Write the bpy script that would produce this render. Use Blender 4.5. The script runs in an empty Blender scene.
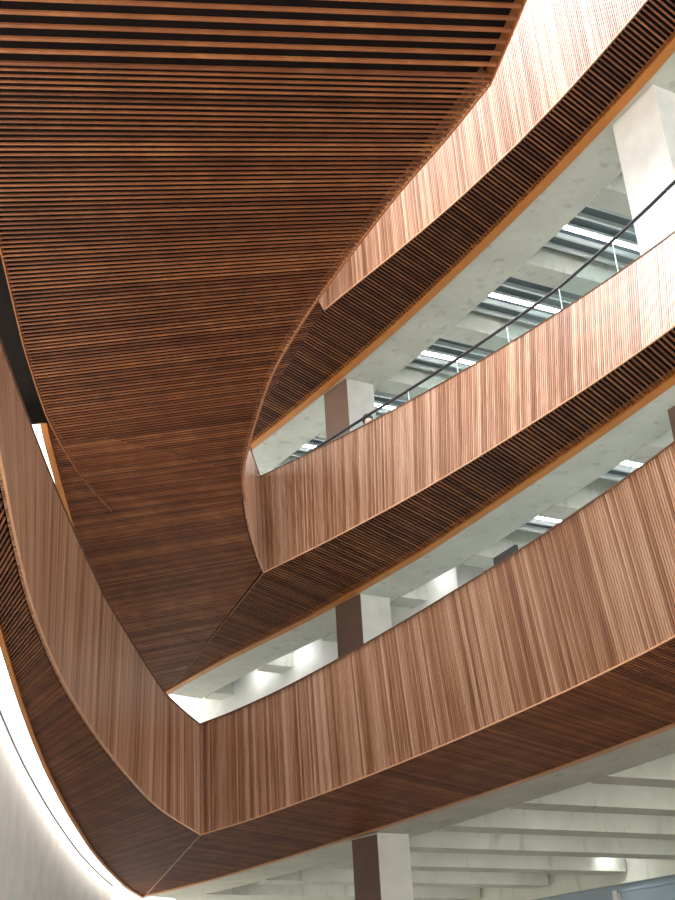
import bpy, bmesh, math, random
from mathutils import Vector, Matrix

# ------------------------------------------------------------------ camera, world, light
EYE = 1.6                       # eye height above the lobby floor; plan coordinates start at the camera
SC = bpy.context.scene
COL = SC.collection
PITCH, ROLL = 0.5015, -0.058
F_ = Vector((0, math.cos(PITCH), math.sin(PITCH)))
U0 = Vector((0, -math.sin(PITCH), math.cos(PITCH)))
R0 = Vector((1, 0, 0))
R_ = math.cos(ROLL) * R0 + math.sin(ROLL) * U0
U_ = -math.sin(ROLL) * R0 + math.cos(ROLL) * U0
cd = bpy.data.cameras.new('camera')
cam = bpy.data.objects.new('camera', cd)
COL.objects.link(cam)
m = Matrix.Identity(4)
for i in range(3):
    m[i][0] = R_[i]; m[i][1] = U_[i]; m[i][2] = -F_[i]
m[2][3] = EYE
cam.matrix_world = m
cd.sensor_fit = 'VERTICAL'
cd.sensor_height = 36
cd.lens = 48
cd.clip_end = 300
SC.camera = cam

w = bpy.data.worlds.new('sky'); SC.world = w
w.use_nodes = True
bg = w.node_tree.nodes['Background']
bg.inputs[0].default_value = (0.93, 0.96, 0.97, 1)
bg.inputs[1].default_value = 0.44

sk = bpy.data.lights.new('skylight', 'AREA')
sk.shape = 'RECTANGLE'; sk.size = 24; sk.size_y = 36
sk.energy = 29500; sk.color = (0.90, 0.95, 1.0)
sko = bpy.data.objects.new('skylight', sk); COL.objects.link(sko)
sko.location = (1.5, 13, EYE + 34)

SC.view_settings.view_transform = 'Standard'
SC.view_settings.look = 'None'
SC.view_settings.exposure = 1.4
SC.view_settings.gamma = 1.0
SC.view_settings.use_curve_mapping = False

# ------------------------------------------------------------------ heights (above eye)
H1, H2, H3 = 3.886, 8.970, 14.053
FH = 1.8                        # parapet height
TILT, YB = 0.05, 17.9           # dropped ceiling falls towards the lobby from this line

# ------------------------------------------------------------------ materials
def mat(name):
    mt = bpy.data.materials.new(name); mt.use_nodes = True
    return mt, mt.node_tree, mt.node_tree.nodes['Principled BSDF']

def ramp(nt, stops):
    r = nt.nodes.new('ShaderNodeValToRGB')
    e = r.color_ramp.elements
    while len(e) < len(stops): e.new(0.5)
    for k, (p, c) in enumerate(stops):
        e[k].position = p; e[k].color = (*c, 1)
    return r

def wood(name, stops, rough, spec, grain=(9, 9, 0.7), band=0.35, coat=0.0):
    """every slat takes its own tone; fine grain runs along it; neighbouring slats share a broad tone"""
    mt, nt, b = mat(name)
    N = nt.nodes; L = nt.links
    geo = N.new('ShaderNodeNewGeometry'); oi = N.new('ShaderNodeObjectInfo')
    add = N.new('ShaderNodeMath'); add.operation = 'ADD'
    L.new(geo.outputs['Random Per Island'], add.inputs[0]); L.new(oi.outputs['Random'], add.inputs[1])
    fr = N.new('ShaderNodeMath'); fr.operation = 'FRACT'; L.new(add.outputs[0], fr.inputs[0])
    sc = N.new('ShaderNodeVectorMath'); sc.operation = 'MULTIPLY'
    L.new(geo.outputs['Position'], sc.inputs[0]); sc.inputs[1].default_value = grain
    n1 = N.new('ShaderNodeTexNoise'); n1.inputs['Scale'].default_value = 1.6; n1.inputs['Detail'].default_value = 5
    L.new(sc.outputs[0], n1.inputs['Vector'])
    sc2 = N.new('ShaderNodeVectorMath'); sc2.operation = 'MULTIPLY'
    L.new(geo.outputs['Position'], sc2.inputs[0])
    sc2.inputs[1].default_value = (2.2, 2.2, 0.05) if grain[2] < 5 else (1.2, 1.2, 1)
    n2 = N.new('ShaderNodeTexNoise'); n2.inputs['Scale'].default_value = 1.0; n2.inputs['Detail'].default_value = 3
    L.new(sc2.outputs[0], n2.inputs['Vector'])
    a1 = N.new('ShaderNodeMath'); a1.operation = 'MULTIPLY_ADD'; a1.inputs[1].default_value = 0.5
    L.new(fr.outputs[0], a1.inputs[0])
    g1 = N.new('ShaderNodeMath'); g1.operation = 'MULTIPLY_ADD'; g1.inputs[1].default_value = 0.5; g1.inputs[2].default_value = -0.02
    L.new(n1.outputs[0], g1.inputs[0])
    L.new(g1.outputs[0], a1.inputs[2])
    a2 = N.new('ShaderNodeMath'); a2.operation = 'MULTIPLY_ADD'; a2.inputs[1].default_value = band * 2
    s2 = N.new('ShaderNodeMath'); s2.operation = 'SUBTRACT'; s2.inputs[1].default_value = 0.5
    L.new(n2.outputs[0], s2.inputs[0]); L.new(s2.outputs[0], a2.inputs[0]); L.new(a1.outputs[0], a2.inputs[2])
    r = ramp(nt, stops); L.new(a2.outputs[0], r.inputs[0])
    L.new(r.outputs[0], b.inputs['Base Color'])
    b.inputs['Roughness'].default_value = rough
    b.inputs['Specular IOR Level'].default_value = spec
    b.inputs['Coat Weight'].default_value = coat
    b.inputs['Coat Roughness'].default_value = 0.3; b.inputs['Coat IOR'].default_value = 1.7
    return mt

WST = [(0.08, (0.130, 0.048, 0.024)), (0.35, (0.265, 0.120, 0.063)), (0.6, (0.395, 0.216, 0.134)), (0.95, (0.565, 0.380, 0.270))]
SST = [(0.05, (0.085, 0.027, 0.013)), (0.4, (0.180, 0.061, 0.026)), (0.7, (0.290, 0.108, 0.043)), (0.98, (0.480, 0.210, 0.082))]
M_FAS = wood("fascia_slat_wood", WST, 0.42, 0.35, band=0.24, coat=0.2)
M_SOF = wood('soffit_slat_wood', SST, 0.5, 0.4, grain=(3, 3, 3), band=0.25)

def flat(name, col, rough=0.6, spec=0.3, metal=0.0):
    mt, nt, b = mat(name)
    N = nt.nodes; L = nt.links
    geo = N.new('ShaderNodeNewGeometry')
    n = N.new('ShaderNodeTexNoise'); n.inputs['Scale'].default_value = 2.5; n.inputs['Detail'].default_value = 4
    L.new(geo.outputs['Position'], n.inputs['Vector'])
    r = ramp(nt, [(0.3, tuple(c * 0.92 for c in col)), (0.7, tuple(min(1, c * 1.06) for c in col))])
    L.new(n.outputs[0], r.inputs[0]); L.new(r.outputs[0], b.inputs['Base Color'])
    b.inputs['Roughness'].default_value = rough; b.inputs['Specular IOR Level'].default_value = spec
    b.inputs['Metallic'].default_value = metal
    return mt

def concrete(name, c0, c1):
    mt, nt, b = mat(name)
    N = nt.nodes; L = nt.links
    geo = N.new('ShaderNodeNewGeometry')
    n = N.new('ShaderNodeTexNoise'); n.inputs['Scale'].default_value = 1.1; n.inputs['Detail'].default_value = 8; n.inputs['Roughness'].default_value = 0.65
    L.new(geo.outputs['Position'], n.inputs['Vector'])
    r = ramp(nt, [(0.3, c0), (0.7, c1)])
    L.new(n.outputs[0], r.inputs[0])
    sc = N.new('ShaderNodeVectorMath'); sc.operation = 'MULTIPLY'; sc.inputs[1].default_value = (1.6, 1.6, 0.5)
    L.new(geo.outputs['Position'], sc.inputs[0])
    n2 = N.new('ShaderNodeTexNoise'); n2.inputs['Scale'].default_value = 3.0; n2.inputs['Detail'].default_value = 6
    L.new(sc.outputs[0], n2.inputs['Vector'])
    r2 = ramp(nt, [(0.28, (0.72, 0.72, 0.70)), (0.42, (1, 1, 1))]); L.new(n2.outputs[0], r2.inputs[0])
    mx = N.new('ShaderNodeMix'); mx.data_type = 'RGBA'; mx.blend_type = 'MULTIPLY'; mx.inputs[0].default_value = 0.8
    L.new(r.outputs[0], mx.inputs[6]); L.new(r2.outputs[0], mx.inputs[7])
    L.new(mx.outputs[2], b.inputs['Base Color'])
    b.inputs['Roughness'].default_value = 0.75; b.inputs['Specular IOR Level'].default_value = 0.25
    bp = N.new('ShaderNodeBump'); bp.inputs['Strength'].default_value = 0.15; bp.inputs['Distance'].default_value = 0.02
    L.new(n.outputs[0], bp.inputs['Height']); L.new(bp.outputs[0], b.inputs['Normal'])
    return mt

def emis(name, col, st):
    mt, nt, b = mat(name)
    b.inputs['Base Color'].default_value = (0.8, 0.8, 0.8, 1)
    b.inputs['Emission Color'].default_value = (*col, 1); b.inputs['Emission Strength'].default_value = st
    return mt

M_CON = concrete('pale_concrete', (0.52, 0.545, 0.50), (0.66, 0.685, 0.63))
M_WHITE = flat('white_paint', (0.82, 0.84, 0.84), 0.55)
M_BLACK = flat('black_backing', (0.012, 0.010, 0.010), 0.8, 0.1)
M_BACK = flat('dark_felt_backing', (0.012, 0.008, 0.008), 0.9, 0.1)
M_TRIM = flat('orange_wood_trim', (0.52, 0.20, 0.045), 0.45)
M_RED = flat('reddish_edge_board', (0.36, 0.135, 0.05), 0.5)
M_EDGE = flat('pale_edge_strip', (0.62, 0.34, 0.19), 0.4)
M_CAP = flat('dark_cap', (0.12, 0.06, 0.035), 0.5)
M_FLOOR = flat('terrazzo_floor', (0.64, 0.57, 0.47), 0.4)
M_DIMFLOOR = wood('bounce_dimming_floor', [(0.1, (0.05, 0.022, 0.012)), (0.9, (0.10, 0.05, 0.03))], 0.5, 0.3, grain=(2, 2, 9))
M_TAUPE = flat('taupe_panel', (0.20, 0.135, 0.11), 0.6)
M_SLATE = flat('slate_service_panel', (0.13, 0.17, 0.19), 0.6)
M_RAIL = flat('light_metal', (0.62, 0.67, 0.68), 0.4)
M_DARKM = flat('dark_metal', (0.020, 0.022, 0.025), 0.35, 0.5)
M_BLUE = flat('blue_grey_panel', (0.28, 0.36, 0.44), 0.5)
M_TUBE = emis('lamp_tube', (1.0, 1.0, 0.98), 8)
M_FILLTUBE = emis('added_fill_tube', (1.0, 0.98, 0.92), 2.2)
M_LED = emis('led_diffuser', (1.0, 0.96, 0.88), 2.2)
M_DOWN = emis('downlight_lens', (1.0, 0.97, 0.9), 2)
M_SKIN = flat('skin', (0.55, 0.33, 0.26), 0.5)
M_HAIR = flat('hair', (0.02, 0.018, 0.02), 0.5)
M_CLOTH = flat('dark_clothing', (0.06, 0.07, 0.10), 0.8)
M_PANE = None
def glass():
    mt, nt, b = mat('clear_glass')
    N = nt.nodes; L = nt.links
    t = N.new('ShaderNodeBsdfTransparent'); t.inputs[0].default_value = (0.90, 0.96, 0.95, 1)
    g = N.new('ShaderNodeBsdfGlossy'); g.inputs['Roughness'].default_value = 0.02
    mx = N.new('ShaderNodeMixShader'); mx.inputs[0].default_value = 0.05; L.new(t.outputs[0], mx.inputs[1]); L.new(g.outputs[0], mx.inputs[2])
    L.new(mx.outputs[0], nt.nodes['Material Output'].inputs[0])
    return mt
M_GLASS = glass()

# ------------------------------------------------------------------ helpers
def thing(name, label, cat, group=None, loc=(0, 0, 0)):
    o = bpy.data.objects.new(name, None); COL.objects.link(o)
    o.empty_display_size = 0.2
    o.location = loc
    o['label'] = label; o['category'] = cat
    if group: o['group'] = group
    bpy.context.view_layer.update()
    return o

def put(name, me, mt, parent=None, kind=None):
    o = bpy.data.objects.new(name, me); COL.objects.link(o)
    if mt and not me.materials: me.materials.append(mt)
    if parent:
        o.parent = parent
        o.matrix_parent_inverse = Matrix.Translation(-parent.location)
    if kind: o['kind'] = kind
    return o

def mesh(name, V, Fc, smooth=False):
    me = bpy.data.meshes.new(name)
    me.from_pydata([tuple(v) for v in V], [], Fc)
    bm = bmesh.new(); bm.from_mesh(me); bmesh.ops.recalc_face_normals(bm, faces=bm.faces); bm.to_mesh(me); bm.free()
    if smooth:
        for f in me.polygons: f.use_smooth = True
    return me

BOXF = [(0, 1, 2, 3), (7, 6, 5, 4), (0, 4, 5, 1), (1, 5, 6, 2), (2, 6, 7, 3), (3, 7, 4, 0)]
def addbox(V, Fc, c8):
    k = len(V); V += c8; Fc += [tuple(k + i for i in f) for f in BOXF]

UNIT = mesh('slat', [(x, y, z) for z in (0, 1) for x, y in ((-.5, -.5), (.5, -.5), (.5, .5), (-.5, .5))], BOXF)
UNITS = {}
def unit(mt):
    if mt.name not in UNITS:
        me = UNIT.copy(); me.materials.append(mt); UNITS[mt.name] = me
    return UNITS[mt.name]

def bar(name, a, b, width, depth, mt, parent, up=Vector((0, 0, 1))):
    """one straight box piece from a to b, its underside on the line a-b, sharing one mesh"""
    a, b = Vector(a), Vector(b)
    x = (b - a); ln = x.length; x.normalize()
    y = up.cross(x).normalized(); z = x.cross(y)
    c = (a + b) / 2
    o = bpy.data.objects.new(name, unit(mt)); COL.objects.link(o)
    mm = Matrix.Identity(4)
    for i in range(3):
        mm[i][0] = x[i] * ln; mm[i][1] = y[i] * width; mm[i][2] = z[i] * depth; mm[i][3] = c[i]
    if parent:
        o.parent = parent
        o.matrix_parent_inverse = Matrix.Translation(-parent.location)
    o.matrix_basis = mm
    return o

def spline(P, n=14):
    P = [Vector(p[:2]) for p in P]
    Q = [2 * P[0] - P[1]] + P + [2 * P[-1] - P[-2]]
    out = []
    for i in range(1, len(Q) - 2):
        p0, p1, p2, p3 = Q[i - 1:i + 3]
        for k in range(n):
            t = k / n
            out.append(0.5 * ((2 * p1) + (p2 - p0) * t + (2 * p0 - 5 * p1 + 4 * p2 - p3) * t * t + (3 * p1 - p0 - 3 * p2 + p3) * t ** 3))
    out.append(P[-1].copy())
    return out

def arcs(C):
    s = [0]
    for a, b in zip(C[:-1], C[1:]): s.append(s[-1] + (b - a).length)
    return s

def at(C, S, s):
    s = max(0, min(S[-1], s))
    lo, hi = 0, len(S) - 1
    while hi - lo > 1:
        k = (lo + hi) // 2
        if S[k] <= s: lo = k
        else: hi = k
    t = (s - S[lo]) / max(1e-9, S[hi] - S[lo])
    d = (C[hi] - C[lo]).normalized()
    return C[lo].lerp(C[hi], t), d

def resample(C, n):
    S = arcs(C)
    return [at(C, S, S[-1] * k / (n - 1))[0] for k in range(n)]

def offset(C, d):
    out = []
    for i, p in enumerate(C):
        t = (C[min(i + 1, len(C) - 1)] - C[max(i - 1, 0)]).normalized()
        out.append(p + Vector((-t.y, t.x)) * d)
    return out

def ribbon(C, D, z0, z1=None, zc=None):
    """solid between plan curves C and D (same count) from z0 to z1; heights may be callables"""
    V, Fc = [], []
    n = len(C)
    f0 = z0 if callable(z0) else (lambda p: z0)
    f1 = z1 if callable(z1) else (lambda p: z1)
    for a, b in zip(C, D):
        V += [(a.x, a.y, EYE + f0(a)), (b.x, b.y, EYE + f0(b)), (b.x, b.y, EYE + f1(b)), (a.x, a.y, EYE + f1(a))]
    for i in range(n - 1):
        k = 4 * i
        for j in range(4):
            Fc.append((k + j, k + (j + 1) % 4, k + 4 + (j + 1) % 4, k + 4 + j))
    Fc += [(0, 1, 2, 3), (4 * n - 4, 4 * n - 3, 4 * n - 2, 4 * n - 1)]
    return mesh('ribbon', V, Fc)

def prism(P, z0, z1):
    n = len(P)
    V = [(p[0], p[1], EYE + z0) for p in P] + [(p[0], p[1], EYE + z1) for p in P]
    Fc = [tuple(range(n)), tuple(range(2 * n - 1, n - 1, -1))] + [(i, (i + 1) % n, n + (i + 1) % n, n + i) for i in range(n)]
    return mesh('prism', V, Fc)

def clip(poly, p, d):
    """interval of the line p+t*d inside the closed plan polygon around t~0"""
    ts = []
    for a, b in zip(poly, poly[1:] + poly[:1]):
        e = b - a; den = d.x * e.y - d.y * e.x
        if abs(den) < 1e-9: continue
        q = a - p
        t = (q.x * e.y - q.y * e.x) / den; u = (q.x * d.y - q.y * d.x) / den
        if -1e-9 <= u < 1 - 1e-9: ts.append(t)
    ts.sort()
    for a, b in zip(ts[0::2], ts[1::2]):
        if a <= 1e-6 and b >= -1e-6: return a, b
    return None

def parapet(label, bot, top, zb, zt, side, pitch, ratio=1.0, start=0.0, zbf=None, group=None):
    """slatted parapet: bottom/top plan curves from the tip outward; side=+1 when the atrium lies left of travel"""
    B = spline(bot); T = spline(top); SB, ST = arcs(B), arcs(T)
    t = thing('balcony_parapet', label, 'parapet', group, (B[0].x, B[0].y, EYE + zb))
    zf = zbf or (lambda p: zb)
    V, Fc = [], []
    n = int(SB[-1] / pitch)
    wd, dp = pitch * 0.66, 0.035
    for i in range(n):
        s = (i + 0.5) * pitch
        pb, tb = at(B, SB, s); pt, tt = at(T, ST, s * ratio)
        nb = Vector((-tb.y, tb.x)) * side; nt_ = Vector((-tt.y, tt.x)) * side
        z0 = zf(pb)
        c = []
        for (p, tg, nn, z) in ((pb, tb, nb, z0), (pt, tt, nt_, zt)):
            a = p - tg * wd / 2; b = p + tg * wd / 2
            c += [(a.x, a.y, EYE + z), (b.x, b.y, EYE + z), (b.x - nn.x * dp, b.y - nn.y * dp, EYE + z), (a.x - nn.x * dp, a.y - nn.y * dp, EYE + z)]
        addbox(V, Fc, c)
    put('slat_screen', mesh('slats', V, Fc), M_FAS, t, 'stuff')
    # backing wall
    k = 90
    V, Fc = [], []
    for i in range(k):
        s = SB[-1] * i / (k - 1)
        pb, tb = at(B, SB, s); pt, tt = at(T, ST, min(ST[-1], s * ratio))
        nb = Vector((-tb.y, tb.x)) * side; nt_ = Vector((-tt.y, tt.x)) * side
        for (p, nn, z, d) in ((pb, nb, zf(pb) + 0.11, 0.036), (pt, nt_, zt - 0.01, 0.036), (pt, nt_, zt - 0.01, 0.06), (pb, nb, zf(pb) + 0.15, 0.06)):
            V.append((p.x - nn.x * d, p.y - nn.y * d, EYE + z))
    for i in range(k - 1):
        for j in range(4):
            Fc.append((4 * i + j, 4 * i + (j + 1) % 4, 4 * i + 4 + (j + 1) % 4, 4 * i + 4 + j))
    Fc += [(0, 1, 2, 3), (4 * k - 4, 4 * k - 3, 4 * k - 2, 4 * k - 1)]
    put('backing_wall', mesh('backing', V, Fc), M_CAPB, t)
    if side < 0:
        p0, p1 = B[0], T[0]
        bar('corner_post', (p0.x, p0.y, EYE + zb), (p1.x, p1.y, EYE + zt), 0.05, 0.05, M_CAP, t, up=Vector((0, 1, 0)))
    # bottom edge strip and top cap
    Bk = resample(B, 260); Tk = resample(T, 160)
    put('bottom_edge_strip', ribbon(offset(Bk, 0.008 * side), offset(Bk, -0.010 * side), (lambda p: zf(p) - 0.012), (lambda p: zf(p) + 0.004)), M_EDGE, t)
    put('top_cap', ribbon(offset(Tk, 0.01 * side), offset(Tk, -0.17 * side), zt - 0.005, zt + 0.012), M_CAP, t)
    return t

M_CAPB = flat('parapet_backing', (0.16, 0.075, 0.042), 0.8, 0.1)

def soffit(label, poly, spine, angs, z, pitch, width=0.025, depth=0.022, group=None, name='slatted_soffit', zf=None, back=None, cat='soffit', back_h=None):
    """slats laid side by side below a dark backing; spine is the plan curve the slats cross, angs their bearing along it"""
    zf = zf or (lambda p: z)
    sp = spline(spine); S = arcs(sp)
    t = thing(name, label, cat, group, (sp[0].x, sp[0].y, EYE + zf(sp[0])))
    s = 0.06; segs = []
    while s < S[-1]:
        p, tg = at(sp, S, s)
        f = s / S[-1]
        for k in range(len(angs) - 1):
            if angs[k][0] <= f <= angs[k + 1][0]:
                u = (f - angs[k][0]) / (angs[k + 1][0] - angs[k][0]); a = angs[k][1] + u * (angs[k + 1][1] - angs[k][1])
        d = Vector((math.cos(math.radians(a)), math.sin(math.radians(a))))
        iv = clip(poly, p, d)
        if iv and iv[1] - iv[0] > 0.06:
            A = p + d * (iv[0] + 0.005); B = p + d * (iv[1] - 0.005)
            segs.append((A.length, A, B, width(p) if callable(width) else width, depth(p) if callable(depth) else depth))
        pt = pitch(p) if callable(pitch) else pitch
        s += pt / max(0.2, abs(tg.x * d.y - tg.y * d.x)) 
    segs.sort(key=lambda q: q[0])
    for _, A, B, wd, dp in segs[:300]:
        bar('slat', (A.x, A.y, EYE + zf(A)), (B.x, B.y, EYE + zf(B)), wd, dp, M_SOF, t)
    if len(segs) > 300:
        V, Fc = [], []
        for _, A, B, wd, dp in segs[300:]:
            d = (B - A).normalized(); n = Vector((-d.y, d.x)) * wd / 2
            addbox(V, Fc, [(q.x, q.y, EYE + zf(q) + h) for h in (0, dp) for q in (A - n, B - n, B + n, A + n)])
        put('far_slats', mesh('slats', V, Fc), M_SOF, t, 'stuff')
    # backing board
    bh = back_h or (lambda p: 0.11)
    n = len(poly)
    V = [(q.x, q.y, EYE + zf(q) + bh(q)) for q in poly] + [(q.x, q.y, EYE + zf(q) + bh(q) + 0.05) for q in poly]
    Fc = [tuple(range(n)), tuple(range(2 * n - 1, n - 1, -1))] + [(i, (i + 1) % n, n + (i + 1) % n, n + i) for i in range(n)]
    put('backing_board', mesh('backing', V, Fc), M_BACK, t)
    return t

def strip(t, name, C, wd, side, z0, z1, mt, zf):
    """edge board along plan curve C"""
    Ck = resample(C, 100)
    if not callable(zf):
        hz = zf; zf = lambda p: hz
    a = lambda p: zf(p) + z0
    b = lambda p: zf(p) + z1
    return put(name, ribbon(Ck, offset(Ck, wd * side), a, b), mt, t)

def structure(o): o['kind'] = 'structure'; return o

# ------------------------------------------------------------------ plan curves, from each tip outwards
C_RB = [(-2.500, 19.390), (-1.794, 18.659), (-1.168, 17.927), (-0.252, 16.745), (0.688, 15.436), (1.572, 14.121), (2.308, 12.927), (2.791, 12.059), (3.179, 11.283), (3.751, 9.902), (4.195, 8.404), (4.508, 6.499), (4.598, 4.500)]
C_RT = [(-2.540, 19.530), (-1.987, 18.985), (-1.341, 18.244), (-0.782, 17.521), (-0.133, 16.608), (0.690, 15.370), (1.490, 14.100), (2.073, 13.126), (2.842, 11.730), (3.046, 11.326), (3.378, 10.623), (3.838, 9.496), (4.298, 8.002), (4.610, 6.202), (4.647, 4.199)]
C_LB = [(-2.500, 19.390), (-2.832, 17.388), (-2.938, 15.053), (-2.937, 13.119), (-2.861, 11.367), (-2.682, 9.611), (-2.462, 8.205), (-2.191, 6.684), (-2.040, 5.602), (-2.000, 4.500)]
C_LT = [(-2.540, 19.530), (-2.751, 18.389), (-2.869, 17.320), (-2.974, 14.162), (-2.965, 13.191), (-2.940, 12.049), (-2.893, 10.827), (-2.811, 9.349), (-2.745, 8.402), (-2.673, 7.506), (-2.596, 6.595), (-2.507, 5.499), (-2.441, 4.501)]
C_RO = [(-4.330, 25.000), (-3.462, 24.235), (-2.461, 23.190), (-1.079, 21.550), (-0.175, 20.407), (0.621, 19.374), (2.331, 17.055), (3.052, 15.997), (3.919, 14.589), (4.600, 13.303), (5.316, 11.608), (5.891, 9.593), (6.202, 7.001)]
C_LO = [(-4.330, 25.000), (-4.425, 23.498), (-4.357, 20.732), (-4.133, 17.841), (-3.883, 15.458), (-3.670, 13.798), (-3.415, 12.084), (-3.189, 10.712), (-3.001, 9.596), (-2.811, 8.398), (-2.633, 7.003), (-2.554, 5.599)]
B_RB = [(-1.520, 20.990), (-0.788, 20.259), (-0.113, 19.564), (0.974, 18.369), (1.889, 17.274), (2.695, 16.238), (3.457, 15.192), (3.992, 14.412), (4.600, 13.458), (5.197, 12.398), (5.723, 11.217), (6.093, 9.794)]
B_RT = [(-1.520, 20.530), (-0.527, 19.696), (0.182, 19.072), (1.025, 18.292), (1.916, 17.414), (2.694, 16.595), (3.344, 15.868), (3.997, 15.090), (4.546, 14.385), (5.023, 13.720), (5.603, 12.800), (6.192, 11.598), (6.503, 10.601)]
B_LB = [(-1.52, 20.99), (-1.58, 20.2), (-1.61, 19.3), (-1.61, 18.5), (-1.59, 17.91), (-1.53, 16.92), (-1.30, 15.69), (-0.87, 13.90), (-0.47, 12.76), (-0.10, 11.87), (0.36, 10.89), (0.83, 9.94), (1.27, 9.15), (1.65, 8.40)]
B_LT = [(-1.52, 20.53), (-1.57, 19.9), (-1.62, 19.07), (-1.63, 18.4), (-1.60, 17.7), (-1.53, 16.92), (-1.30, 15.69), (-0.87, 13.90), (-0.47, 12.76), (-0.10, 11.87), (0.36, 10.89), (0.83, 9.94), (1.27, 9.15), (1.65, 8.40)]
B_RO = [(-4.450, 28.100), (-2.794, 25.958), (-1.200, 24.115), (-0.391, 23.133), (1.278, 20.889), (1.815, 20.095), (3.593, 17.252), (4.937, 14.927), (5.692, 13.494), (6.420, 11.818), (6.893, 9.994)]
B_LO = [(-4.45, 28.1), (-4.75, 25.5), (-4.85, 22.5), (-4.72, 20.0), (-4.46, 17.3), (-4.29, 15.70), (-4.20, 15.0)]
A_RB = [(-0.100, 19.750), (0.162, 19.424), (0.711, 18.758), (1.362, 17.965), (2.293, 16.766), (3.138, 15.554), (3.475, 15.030), (4.111, 13.962), (4.928, 12.421), (5.581, 10.989), (6.119, 9.512), (6.496, 7.597)]
A_LB = [(-0.10, 19.75), (-0.21, 19.27), (-0.30, 18.4), (-0.25, 17.2)]
A_RO = [(-3.000, 26.550), (-2.085, 25.368), (-0.257, 22.952), (1.108, 21.003), (2.384, 19.039), (3.500, 17.204), (4.507, 15.444), (5.463, 13.622), (6.199, 11.997), (6.805, 10.208), (7.098, 8.497)]
A_LO = [(-3.00, 26.55), (-2.9, 24.5), (-2.65, 22.3), (-2.45, 20.3), (-2.35, 18.5), (-2.3, 17.2)]
K_R = [(-1.59, 17.91), (-1.53, 16.92), (-1.30, 15.69), (-0.87, 13.90), (-0.47, 12.76), (-0.10, 11.87), (0.36, 10.89), (0.83, 9.94), (1.27, 9.15), (1.65, 8.40)]
K_R2 = [(1.65, 8.40), (1.77, 7.86), (1.87, 7.39), (2.02, 6.7), (2.1, 6.2)]
K_L = [(-3.830, 18.000), (-3.979, 17.032), (-4.066, 16.010), (-4.079, 14.839), (-4.052, 14.228), (-3.913, 12.751), (-3.822, 12.044), (-3.663, 10.879), (-3.575, 10.198), (-3.468, 9.199), (-3.393, 8.001), (-3.383, 7.000), (-3.410, 6.200)]

def kz(p): return H2 - TILT * max(0.0, YB - p.y) - 0.012
def blz(p): return H2 - TILT * max(0.0, YB - p.y)

# ------------------------------------------------------------------ lobby floor
structure(put('floor', prism([(-4.2, 6.5), (9, 6.5), (9, 14), (4.5, 18), (1, 22.3), (-4.2, 23.4)], -EYE, -EYE + 0.02), M_DIMFLOOR))  # unseen dark inset, added to cut the light bounced up onto the soffits
structure(put('floor', prism([(-40, -25), (40, -25), (40, 60), (-40, 60)], -EYE - 0.3, -EYE), M_FLOOR))

# lobby walls behind and beside the viewer
structure(put('wall_front', prism([(-14, -9.3), (16, -9.3), (16, -9), (-14, -9)], -EYE, H2 + 2), M_FLOOR))
structure(put('wall_side', prism([(-14.3, -9.3), (-14, -9.3), (-14, 32), (-14.3, 32)], -EYE, H3 + 3), M_FLOOR))
# ------------------------------------------------------------------ parapets
parapet('reddish brown wood-slatted parapet of the lowest balcony, above the curved white wall', C_LB, C_LT, H1, H1 + FH, 1, 0.042)
parapet('long tan wood-slatted parapet of the lowest balcony, wing passing above the concrete joists', C_RB, C_RT, H1, H1 + FH, -1, 0.042)
parapet('pale wood-slatted parapet of the middle balcony with glass guard on top', B_RB, B_RT, H2, H2 + FH, -1, 0.042, 0.955)
parapet('narrow white-lit slatted parapet of the middle balcony above the big dropped ceiling', B_LB, B_LT, H2, H2 + FH, 1, 0.042, zbf=blz)
parapet('tall nearly white slatted parapet of the top balcony under the skylight', A_RB, A_RB, H3, H3 + 3.4, -1, 0.042)
parapet('short white slatted return of the top balcony parapet at its pointed tip', A_LB, A_LB, H3, H3 + 3.4, 1, 0.042)

# ------------------------------------------------------------------ soffits
def poly(front, backc, side):
    f = offset(resample(spline(front), 60), -0.05 * side)
    f[0] = Vector(front[0]) * 0.985 + Vector(backc[0]) * 0.015
    f = f[:1] + f[1:]; b = resample(spline(backc), 60)
    return f + b[::-1]

def inner(C, d): return [(q.x, q.y) for q in resample(offset(resample(spline(C), 60), d), 40)]

s = soffit('dark slatted soffit of the lowest balcony above the concrete joists, with pale thin edge', poly(C_RB, C_RO, -1), inner(C_RO, -0.06), [(0, 52), (0.3, 50), (1, 47)], H1, 0.046, 0.017, 0.022)
strip(s, 'edge_trim', spline(C_RO), 0.10, -1, -0.02, 0.10, M_EDGE, H1)
s = soffit('curved slatted soffit of the lowest balcony beside the white curved wall', poly(C_LB, C_LO, 1), inner(C_LO, 0.06), [(0, -42), (0.35, -50), (0.65, -57), (0.8, -62), (1, -66)], H1, 0.034, 0.015, 0.022)
strip(s, 'edge_trim', spline(C_LO), 0.05, -1, -0.03, 0.16, M_TRIM, H1)
a, b = Vector(C_RB[0]), Vector(C_RO[0])
bar('mitre_strip', (a.x, a.y, EYE + H1 - 0.012), (b.x, b.y, EYE + H1 - 0.006), 0.016, 0.03, M_EDGE, s)

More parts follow.
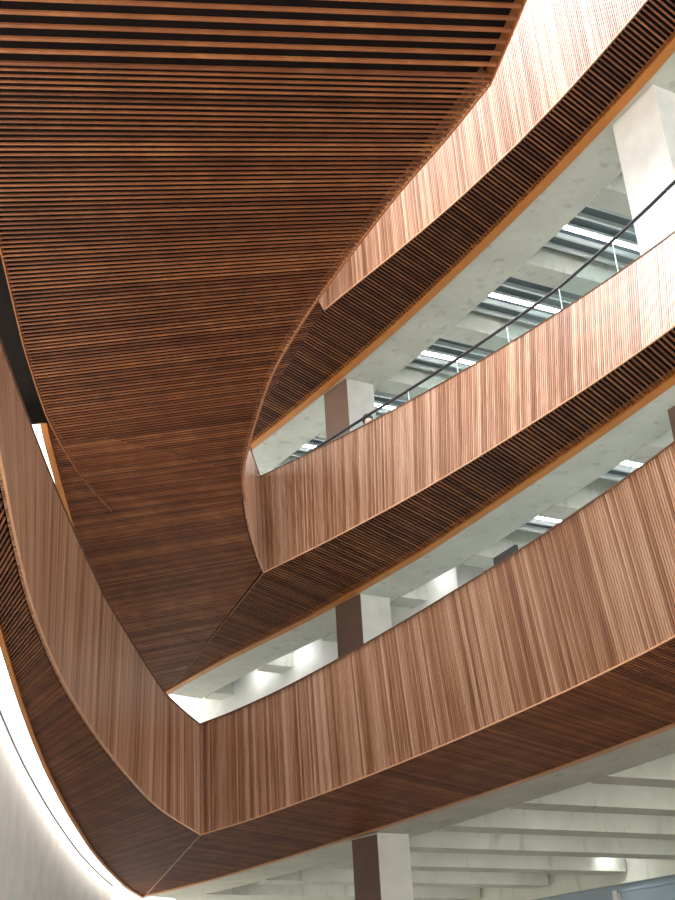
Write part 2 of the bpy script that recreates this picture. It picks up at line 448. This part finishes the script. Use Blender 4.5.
s = soffit('slatted soffit of the middle balcony with bright orange wood edge', poly(B_RB, B_RO, -1), inner(B_RO, -0.06), [(0, 53), (1, 52)], H2, 0.082)
strip(s, 'edge_trim', spline(B_RO), 0.16, -1, -0.03, 0.14, M_TRIM, H2)
blp = offset(resample(spline(B_LB[:6]), 40), -0.05) + [Vector((-4.16, 15.0))] + resample(spline(B_LO), 50)[::-1]
s = soffit('dark slatted soffit behind the fold of the big dropped ceiling', blp, inner(B_LO, 0.05), [(0, -24), (0.5, -16), (0.75, -11), (1, -9)], H2, 0.074)
strip(s, 'edge_trim', spline(B_LO), 0.10, -1, -0.03, 0.2, M_TRIM, H2)
a, b = Vector(B_RB[0]), Vector(B_RO[0])
bar('mitre_strip', (a.x, a.y, EYE + H2 - 0.012), (b.x, b.y, EYE + H2 - 0.004), 0.012, 0.02, M_RED, s)

s = soffit('slatted soffit of the top balcony with orange wood edge', poly(A_RB, A_RO, -1), inner(A_RO, -0.06), [(0, 53), (0.5, 48), (0.75, 43), (1, 38)], H3, 0.085)
strip(s, 'edge_trim', spline(A_RO), 0.17, -1, -0.03, 0.14, M_TRIM, H3)
soffit('small dark slatted soffit corner at the pointed tip of the top balcony', poly(A_LB, A_LO, 1), inner(A_LO, 0.05), [(0, -18), (1, -8)], H3, 0.085)

# big dropped ceiling
kr = resample(spline(K_R), 70)[:-1] + resample(spline(K_R2), 14)
kl = resample(spline(K_L), 80)
kp = kr + kl[::-1]
near = lambda p: 8.05 + 0.118 * (p.x + 1)
ksp = [(-1.9, 18.0), (-1.9, 15), (-1.75, 12), (-1.3, 9.5), (-0.8, 7.9), (-0.6, 6.4)]
KL = (18.0 - 6.4)
canopy = soffit('big sloping slatted ceiling of reddish wood filling the space overhead', kp, ksp, [(0, -9), (0.25, -9.5), (0.48, -5), (0.66, 2.5), (0.8, 6), (1, 8)], H2,
                lambda p: 0.148 if p.y < near(p) else 0.075, width=lambda p: 0.036 if p.y < near(p) else 0.019,
                depth=lambda p: 0.025 if p.y < near(p) else 0.018, zf=kz, name='dropped_ceiling', cat='slatted ceiling',
                back_h=lambda p: 0.13 if p.y > 9 else 0.22)
strip(canopy, 'edge_trim', spline(K_L), 0.016, -1, -0.01, 0.24, M_RED, kz)
strip(canopy, 'edge_trim', spline(K_R) , 0.016, 1, -0.01, 0.24, M_RED, kz)
strip(canopy, 'edge_trim', spline(K_R2), 0.016, 1, -0.01, 0.30, M_RED, kz)

# black bulkhead beyond the left edge of the dropped ceiling
kb = [q for q in kl if q.y < 15.0]
bp = [(q.x + 0.3, q.y) for q in kb] + [(-9, 6.2), (-9, 15.0), (-4.0, 15.0)]
structure(put('ceiling', prism(bp, H2 + 0.24, H2 + 0.4), M_BLACK))
structure(put('wall_bulkhead', prism([(-9, 14.97), (-3.95, 14.97), (-3.95, 15.02), (-9, 15.02)], H2 - 0.02, H2 + 0.3), M_BLACK))

# ------------------------------------------------------------------ curved white wall with its light slot
def cove(label, C, d0, d1, z, y0, y1):
    Ck = [q for q in resample(spline(C), 160) if y0 < q.y < y1]
    t = thing('cove_light', label, 'cove light', None, (Ck[0].x, Ck[0].y, EYE + z))
    put('diffuser', ribbon(offset(Ck, d0), offset(Ck, d1), z, z + 0.03), M_LED, t)
    put('channel', ribbon(offset(Ck, d1 ), offset(Ck, d1 - 0.02), z - 0.02, z + 0.03), M_SLATE, t)
    return t
cove('long glowing light slot between the curved soffit and the white wall', C_LO, -0.055, -0.27, H1 + 0.03, 5, 23.7)
cove('short glowing light slot beside the black bulkhead', B_LO, -0.105, -0.26, H2 + 0.03, 15.03, 24)
Wk = [q for q in resample(spline(C_LO), 120) if q.y < 23.6]
wall = structure(put('wall_left', ribbon(offset(Wk, -0.29), offset(Wk, -0.42), -EYE, H1 + 0.7), M_WHITE))
Wk = [q for q in resample(spline(B_LO), 60) if q.y > 15.6]
structure(put('wall_left', ribbon(offset(Wk, -0.29), offset(Wk, -0.6), H1 + 0.7, H2 + 0.7), M_WHITE))

# ------------------------------------------------------------------ concrete floors with edge beams and joists
T_J = math.radians(27)
DJ = Vector((math.cos(T_J), math.sin(T_J)))
def edge_beam(C, wd, z0, z1, parent):
    Ck = resample(spline(C), 100)
    return put('edge_beam', ribbon(offset(Ck, 0.0), offset(Ck, wd), z0, z1), M_CON, parent)

def slab(C, z0, z1, far, name='ceiling'):
    Ck = resample(spline(C), 60)
    P = [(q.x, q.y) for q in Ck] + [(Ck[-1].x + far, Ck[-1].y), (20, 36), (Ck[0].x - 0.2, 36)]
    return structure(put(name, prism(P, z0, z1), M_CON))

def first_hit(C, p, d):
    best = None
    for a, b in zip(C[:-1], C[1:]):
        e = b - a; den = d.x * e.y - d.y * e.x
        if abs(den) < 1e-9: continue
        q = a - p; t = (q.x * e.y - q.y * e.x) / den; u = (q.x * d.y - q.y * d.x) / den
        if 0 <= u <= 1 and (best is None or t < best): best = t
    return best

def joists(parent, C, wd, z, depth, width, x0, ys, dirv, far, stop=None, name='joist'):
    Ck = offset(resample(spline(C), 100), wd - 0.05)
    nrm = Vector((-dirv.y, dirv.x))
    for y in ys:
        p = Vector((x0, y))
        h = first_hit(Ck, p - dirv * 30, dirv)
        if h is None: continue
        a = p - dirv * 30 + dirv * h
        L = far
        if stop:
            hs = first_hit(stop, a, dirv)
            if hs and hs > 0.1: L = min(L, hs)
        b = a + dirv * L
        c = nrm * width / 2
        a, b = a + c, b + c
        bar(name, (a.x, a.y, EYE + z), (b.x, b.y, EYE + z), width, depth, M_CON, parent)

# under the lowest balcony
c1 = slab(C_RO, H1 + 0.62, H1 + 0.68, 8)
edge_beam(C_RO, 1.0, H1 + 0.02, H1 + 0.62, c1)
GW = [Vector((9.0, 22.0)), Vector((5.08, 25.6)), (Vector((3.43, 27.0))), Vector((2.24, 28.2)), Vector((-6, 36))]
joists(c1, C_RO, 1.0, H1, 0.62, 0.42, 2.6, [16.6 + 1.88 * k - 1.88 * 2 for k in range(12)], Vector((math.cos(math.radians(25)), math.sin(math.radians(25)))), 16, GW)
# second and third
c2 = slab(B_RO, H2 + 0.72, H2 + 0.78, 8)
edge_beam(B_RO, 0.95, H2 + 0.02, H2 + 0.72, c2)
WW = [(-4.75, 30.5), (-4.07, 29.75), (-2.65, 28.2), (-1.2, 26.5), (1.6, 23.0), (2.22, 22.2)]
WWs = resample(spline(WW), 40)
joists(c2, B_RO, 0.95, H2, 0.72, 0.5, 4.33, [24.3 + 2.6 * k for k in range(-4, 5)], DJ, 14, WWs)
c3 = slab(A_RO, H3 + 0.72, H3 + 0.78, 8)
edge_beam(A_RO, 1.0, H3 + 0.02, H3 + 0.72, c3)
joists(c3, A_RO, 1.0, H3, 0.72, 0.5, 4.33, [18.85 + 2.65 * k for k in range(-2, 5)], DJ, 14)

# white wall on the lower storey behind the parapet, with its return
WWo = offset(WWs, 0.3)
structure(put('wall_back', ribbon(WWs, WWo, H1 + 0.68, H2 + 0.72), M_WHITE))
e = WWs[-1]; r1 = e + DJ * 5; nn = Vector((-DJ.y, DJ.x)) * 0.25
structure(put('wall_back', prism([(e.x + 0.02, e.y), (r1.x, r1.y), (r1.x + nn.x, r1.y + nn.y), (e.x + nn.x + 0.02, e.y + nn.y)], H1 + 0.68, H2 + 0.72), M_WHITE))

# far wall of the lobby: concrete girder over blue-grey glazing
g0, g1 = Vector((11.0, 20.3)), Vector((-8, 37.5))
gd = (g1 - g0).normalized(); gn = Vector((gd.y, -gd.x))
if gn.y < 0: gn = -gn
def gp(s_, o_): q = g0 + gd * s_ + gn * o_; return (q.x, q.y)
GL = (g1 - g0).length
structure(put('wall_far', prism([gp(0, 0.0), gp(GL, 0.0), gp(GL, 0.5), gp(0, 0.5)], H1 - 0.2, H1 + 0.62), M_CON))
win = structure(put('window_1', prism([gp(0, 0.1), gp(GL, 0.1), gp(GL, 0.16), gp(0, 0.16)], H1 - 0.34, H1 - 0.2), M_BLUE))
k = 0; sx = 0.3
while sx < GL - 1.6:
    put('pane', prism([gp(sx, 0.12), gp(sx + 1.45, 0.12), gp(sx + 1.45, 0.15), gp(sx, 0.15)], -EYE + 0.1, H1 - 0.34), M_GLASS if 9 < sx < 10.2 else M_BLUE, win)
    q = gp(sx - 0.05, 0.1)
    bar('mullion', (q[0], q[1], -0.0), (q[0], q[1], EYE + H1 - 0.3), 0.08, 0.1, M_RAIL, win, up=Vector((gd.x, gd.y, 0)))
    sx += 1.55

# ------------------------------------------------------------------ columns
def column(label, P, z0, z1, panel=None, group=None):
    c = sum((Vector(q) for q in P), Vector((0, 0))) / len(P)
    t = thing('column', label, 'column', group, (c.x, c.y, EYE + z0))
    put('shaft', prism(P, z0, z1), M_WHITE, t)
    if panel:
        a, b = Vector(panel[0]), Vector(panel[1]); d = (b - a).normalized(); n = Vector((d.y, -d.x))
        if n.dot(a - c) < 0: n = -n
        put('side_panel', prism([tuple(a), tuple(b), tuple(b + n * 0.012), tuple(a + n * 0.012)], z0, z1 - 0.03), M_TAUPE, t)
    return t
COLL = [(-0.13, 20.44), (0.28, 20.07), (0.80, 20.35), (0.40, 20.78)]
COLP = [(-0.22, 23.05), (0.29, 22.42), (0.88, 22.74), (0.37, 23.4)]
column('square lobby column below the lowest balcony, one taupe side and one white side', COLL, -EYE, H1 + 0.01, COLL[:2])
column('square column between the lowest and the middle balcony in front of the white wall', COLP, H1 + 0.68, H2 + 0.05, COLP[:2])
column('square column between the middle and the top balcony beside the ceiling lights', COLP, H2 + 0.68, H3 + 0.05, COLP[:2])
COLQ = [(4.86, 15.02), (5.36, 14.22), (6.1, 14.75), (5.55, 15.6)]
column('wide bright white column under the top balcony rising behind the glass guard', [(4.87, 15.02), (5.36, 14.14), (6.2, 14.62), (5.7, 15.5)], H2 + 0.68, H3 + 0.05)
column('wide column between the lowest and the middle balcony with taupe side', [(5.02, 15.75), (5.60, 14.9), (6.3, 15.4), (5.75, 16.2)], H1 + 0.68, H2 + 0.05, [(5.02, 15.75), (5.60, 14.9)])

# ------------------------------------------------------------------ ceiling lights and service trays
def tube_light(a, b, z, label, group, tm=None):
    a, b = Vector(a), Vector(b)
    t = thing('ceiling_light', label, 'ceiling light', group, (a.x, a.y, EYE + z))
    d = (b - a).normalized()
    bar('housing', (a.x, a.y, EYE + z + 0.03), (b.x, b.y, EYE + z + 0.03), 0.11, 0.07, M_RAIL, t)
    n = max(1, round((b - a).length / 1.5)); L = (b - a).length / n
    for k in range(n):
        p = a + d * (L * k + 0.02); q = a + d * (L * (k + 1) - 0.02)
        bar('tube', (p.x, p.y, EYE + z), (q.x, q.y, EYE + z), 0.085, 0.03, tm or M_TUBE, t)
    for p in (a + d * 0.3, b - d * 0.3):
        bar('hanger', (p.x, p.y, EYE + z + 0.1), (p.x, p.y, EYE + z + 0.2), 0.015, 0.015, M_RAIL, t, up=Vector((1, 0, 0)))
    return t

ORD = ['first', 'second', 'third', 'fourth', 'fifth', 'sixth', 'seventh', 'eighth']
def tray(x0, y, z, xa, xb, group, label):
    """services in a bay: dark panel with light rails along it"""
    a = Vector((x0, y)) + DJ * xa; b = Vector((x0, y)) + DJ * xb
    t = thing('service_tray', label, 'service tray', group, (a.x, a.y, EYE + z))
    bar('panel', (a.x, a.y, EYE + z + 0.15), (b.x, b.y, EYE + z + 0.15), 1.45, 0.03, M_SLATE, t)
    n = Vector((-DJ.y, DJ.x))
    for o_ in (-0.62, -0.3, 0.34, 0.66):
        p, q = a + n * o_, b + n * o_
        bar('rail', (p.x, p.y, EYE + z + 0.05), (q.x, q.y, EYE + z + 0.05), 0.05, 0.1, M_RAIL, t)
    return t

def bays(C, wd, x0, ys, z, group, base, skip=()):
    Ck = offset(resample(spline(C), 100), wd)
    for i, y in enumerate(ys):
        p = Vector((x0, y)); h = first_hit(Ck, p - DJ * 30, DJ)
        if h is None: continue
        s0 = h - 30
        tray(x0, y, z + 0.32, s0 - 0.0 + 0.02, s0 + 9, group.replace('lights', 'service trays'), f'slate grey service tray, {ORD[i]} ceiling bay from the wide column, {base}')
        a = p + DJ * (s0 + 0.25)
        for k in range(2):
            q = a + DJ * (k * 2.05); r = q + DJ * 1.9
            tube_light(tuple(q), tuple(r), z + 0.30, f'bright linear lamp, {ORD[i]} ceiling bay from the wide column, {("parapet end", "inner end")[k]}, {base}', group)
bays(A_RO, 1.0, 4.33, [15.25, 17.88, 20.53, 23.2, 25.85, 28.5], H3, 'lights under the top balcony', 'under the top balcony')
bays(B_RO, 0.95, 4.33, [15.15, 17.72, 20.3], H2, 'lights under the middle balcony', 'under the middle balcony')

LJ = Vector((math.cos(math.radians(25)), math.sin(math.radians(25))))
LC = offset(resample(spline(C_RO), 100), 1.0)
for k in range(8):  # fill lamps added out of view in the bays to brighten the joist faces
    p = Vector((2.6, 16.6 + 1.88 * k - 1.88 + 1.0))
    h = first_hit(LC, p - LJ * 30, LJ)
    if h is None: continue
    a = p + LJ * (h - 30 + 0.6); b = a + LJ * min(6.0, (first_hit(GW, a, LJ) or 7) - 0.6)
    tube_light(tuple(a), tuple(b), H1 + 0.40, f'added fill lamp hidden between lobby joists, {ORD[k]} bay behind the lobby column side', 'added fill lamps between the lobby joists', M_FILLTUBE)
# wall washers above the white wall
nW = Vector((0, 0))
def washer(p, z, e, label, group, tgt):
    t = thing('downlight', label, 'downlight', group, (p.x, p.y, EYE + z))
    bm = bmesh.new(); bmesh.ops.create_cone(bm, cap_ends=True, segments=20, radius1=0.10, radius2=0.10, depth=0.12, matrix=Matrix.Translation((p.x, p.y, EYE + z + 0.075)))
    me = bpy.data.meshes.new('can'); bm.to_mesh(me); bm.free(); put('can', me, M_RAIL, t)
    bm = bmesh.new(); bmesh.ops.create_cone(bm, cap_ends=True, segments=20, radius1=0.085, radius2=0.085, depth=0.01, matrix=Matrix.Translation((p.x, p.y, EYE + z + 0.01)))
    me = bpy.data.meshes.new('lens'); bm.to_mesh(me); bm.free(); put('lens', me, M_DOWN, t)
    l = bpy.data.lights.new('downlight_beam', 'SPOT'); l.energy = e; l.spot_size = math.radians(165); l.spot_blend = 1.0; l.shadow_soft_size = 0.1; l.color = (1, 0.98, 0.94)
    o = bpy.data.objects.new('downlight_beam', l); COL.objects.link(o); o.location = (0, 0, -0.01); o.parent = t
    d = Vector((tgt.x - p.x, tgt.y - p.y, -1.0)).normalized()
    o.rotation_euler = d.to_track_quat('-Z', 'Y').to_euler()
    return t
SW = arcs(WWs)
for k in range(7):
    p, tg = at(WWs, SW, 0.7 + k * 1.63)
    n = Vector((tg.y, -tg.x))
    if n.y > 0: n = -n
    q = p + n * 0.55
    washer(q, H2 + 0.5, 17, f'round downlight washing the white wall, {ORD[6 - k]} one from the wall corner', 'wall washers', p)
for k, s_ in enumerate((7.6, 9.9, 12.1, 14.4)):
    q = Vector(gp(s_, -0.7)); washer(q, H1 + 0.42, 12, f'{ORD[k]} round downlight along the far concrete girder beyond the joists', 'girder downlights', Vector(gp(s_, 0)))

# ------------------------------------------------------------------ glass guard on the middle balcony
gt = thing('glass_guardrail', 'clear glass guard with thin dark rising handrail on the middle balcony parapet', 'guardrail', None, (1.9, 17.4, EYE + H2 + FH))
T = offset(spline(B_RT), 0.09); ST = arcs(T)
def gh(s_):
    pts = [(0, 0.05), (1.4, 0.10), (2.8, 0.24), (4.8, 0.36), (7.2, 0.51), (9.4, 0.85), (20, 2.1)]
    for (a, b), (c, d) in zip(pts[:-1], pts[1:]):
        if a <= s_ <= c: return b + (d - b) * (s_ - a) / (c - a)
    return 2
edges = [1.5, 2.6, 3.7, 4.85, 6.0, 7.15, 8.3, 9.45, 10.6, 11.8, 12.9]
for a, b in zip(edges[:-1], edges[1:]):
    V, Fc = [], []
    for j in range(7):
        s_ = a + 0.012 + (b - a - 0.024) * j / 6
        p, tg = at(T, ST, s_); n = Vector((-tg.y, tg.x)) * 0.008
        z0, z1 = EYE + H2 + FH + 0.031, EYE + H2 + FH + max(0.05, gh(s_))
        V += [(p.x - n.x, p.y - n.y, z0), (p.x + n.x, p.y + n.y, z0), (p.x + n.x, p.y + n.y, z1), (p.x - n.x, p.y - n.y, z1)]
    for j in range(6):
        for q in range(4): Fc.append((4 * j + q, 4 * j + (q + 1) % 4, 4 * j + 4 + (q + 1) % 4, 4 * j + 4 + q))
    Fc += [(0, 1, 2, 3), (24, 25, 26, 27)]
    put('pane', mesh('pane', V, Fc), M_GLASS, gt)
for a in edges[2:]:
    p, tg = at(T, ST, a)
    bar('post', (p.x, p.y, EYE + H2 + FH + 0.03), (p.x, p.y, EYE + H2 + FH + gh(a)), 0.014, 0.014, M_RAIL, gt, up=Vector((tg.x, tg.y, 0)))
V, Fc = [], []
K = 60
for j in range(K):
    s_ = 1.2 + (12.9 - 1.2) * j / (K - 1)
    p, tg = at(T, ST, s_); n = Vector((-tg.y, tg.x)); z = EYE + H2 + FH + gh(s_)
    for q in range(8):
        an = q * math.pi / 4; r = 0.027
        V.append((p.x + n.x * math.cos(an) * r, p.y + n.y * math.cos(an) * r, z + math.sin(an) * r))
for j in range(K - 1):
    for q in range(8): Fc.append((8 * j + q, 8 * j + (q + 1) % 8, 8 * j + 8 + (q + 1) % 8, 8 * j + 8 + q))
Fc += [tuple(range(8)), tuple(range(8 * K - 8, 8 * K))]
put('handrail', mesh('handrail', V, Fc, True), M_DARKM, gt)

# ------------------------------------------------------------------ dark screen behind the lowest parapet
a, b = Vector((1.915, 14.25)), Vector((2.16, 13.85))
d = (b - a).normalized(); n = Vector((-d.y, d.x))
if n.y < 0: n = -n
t = thing('display_screen', 'dark flat display screen standing behind the lowest balcony parapet', 'screen', None, ((a.x + b.x) / 2, (a.y + b.y) / 2, EYE + H1 + 0.68))
put('panel', prism([tuple(a), tuple(b), tuple(b + n * 0.04), tuple(a + n * 0.04)], H1 + 1.8, H1 + 2.21), M_DARKM, t)
mid = (a + b) / 2 + n * 0.06
bar('stand', (mid.x, mid.y, EYE + H1 + 0.7), (mid.x, mid.y, EYE + H1 + 2.0), 0.05, 0.05, M_DARKM, t, up=Vector((d.x, d.y, 0)))
put('base', prism([(mid.x - 0.2, mid.y - 0.2), (mid.x + 0.2, mid.y - 0.2), (mid.x + 0.2, mid.y + 0.2), (mid.x - 0.2, mid.y + 0.2)], H1 + 0.68, H1 + 0.71), M_DARKM, t)

# ------------------------------------------------------------------ visitor behind the middle parapet
def person(x, y, z, label, face):
    """one continuous skinned figure, standing, with hair"""
    V = [(0, 0, .92), (0, 0, 1.12), (0, 0, 1.36), (0, 0, 1.46), (0, .02, 1.58), (0, .015, 1.68),
         (-.18, 0, 1.38), (-.23, -.02, 1.12), (-.20, .16, .95), (-.19, .23, .90), (.18, 0, 1.38), (.23, -.02, 1.12), (.20, .16, .95), (.19, .23, .90),
         (-.10, 0, .86), (-.11, .02, .48), (-.12, -.01, .09), (-.12, .14, .04), (.10, 0, .86), (.11, .02, .48), (.12, -.01, .09), (.12, .14, .04)]
    E = [(0, 1), (1, 2), (2, 3), (3, 4), (4, 5), (2, 6), (6, 7), (7, 8), (8, 9), (2, 10), (10, 11), (11, 12), (12, 13), (0, 14), (14, 15), (15, 16), (16, 17), (0, 18), (18, 19), (19, 20), (20, 21)]
    Rr = [.15, .14, .15, .06, .088, .075, .065, .05, .036, .04, .065, .05, .036, .04, .085, .06, .042, .04, .085, .06, .042, .04]
    me = bpy.data.meshes.new('body'); me.from_pydata(V, E, [])
    t = thing('person', label, 'person', None, (x, y, z))
    o = bpy.data.objects.new('body', me); COL.objects.link(o)
    sm = o.modifiers.new('skin', 'SKIN'); su = o.modifiers.new('sub', 'SUBSURF'); su.levels = su.render_levels = 2
    for i, r in enumerate(Rr): me.skin_vertices[0].data[i].radius = (r, r * 0.85 if i in (0, 1, 2) else r)
    me.skin_vertices[0].data[0].use_root = True
    me.materials.append(M_CLOTH); me.materials.append(M_SKIN)
    dg = bpy.context.evaluated_depsgraph_get()
    me2 = bpy.data.meshes.new_from_object(o.evaluated_get(dg))
    bpy.data.objects.remove(o)
    if len(me2.materials) < 2:
        me2.materials.clear(); me2.materials.append(M_CLOTH); me2.materials.append(M_SKIN)
    for f in me2.polygons:
        f.use_smooth = True
        f.material_index = 1 if f.center.z > 1.46 or (f.center.y > .18 and .85 < f.center.z < 1.0) else 0
    b = bpy.data.objects.new('body', me2); COL.objects.link(b); b.parent = t
    bm = bmesh.new(); bmesh.ops.create_uvsphere(bm, u_segments=20, v_segments=14, radius=0.105)
    bmesh.ops.delete(bm, geom=[v for v in bm.verts if v.co.z < -0.02 and v.co.y > -0.01], context='VERTS')
    for v in bm.verts: v.co = Vector((v.co.x * .95, v.co.y * 1.05 - .012, v.co.z * 1.1 + 1.665))
    me3 = bpy.data.meshes.new('hair'); bm.to_mesh(me3); bm.free()
    me3.materials.append(M_HAIR)
    h = bpy.data.objects.new('hair', me3); COL.objects.link(h); h.parent = t
    t.rotation_euler.z = face
    return t
person(0.60, 19.40, EYE + H2 + 0.62, 'dark-haired visitor in dark clothing standing behind the glass guard', math.radians(215))
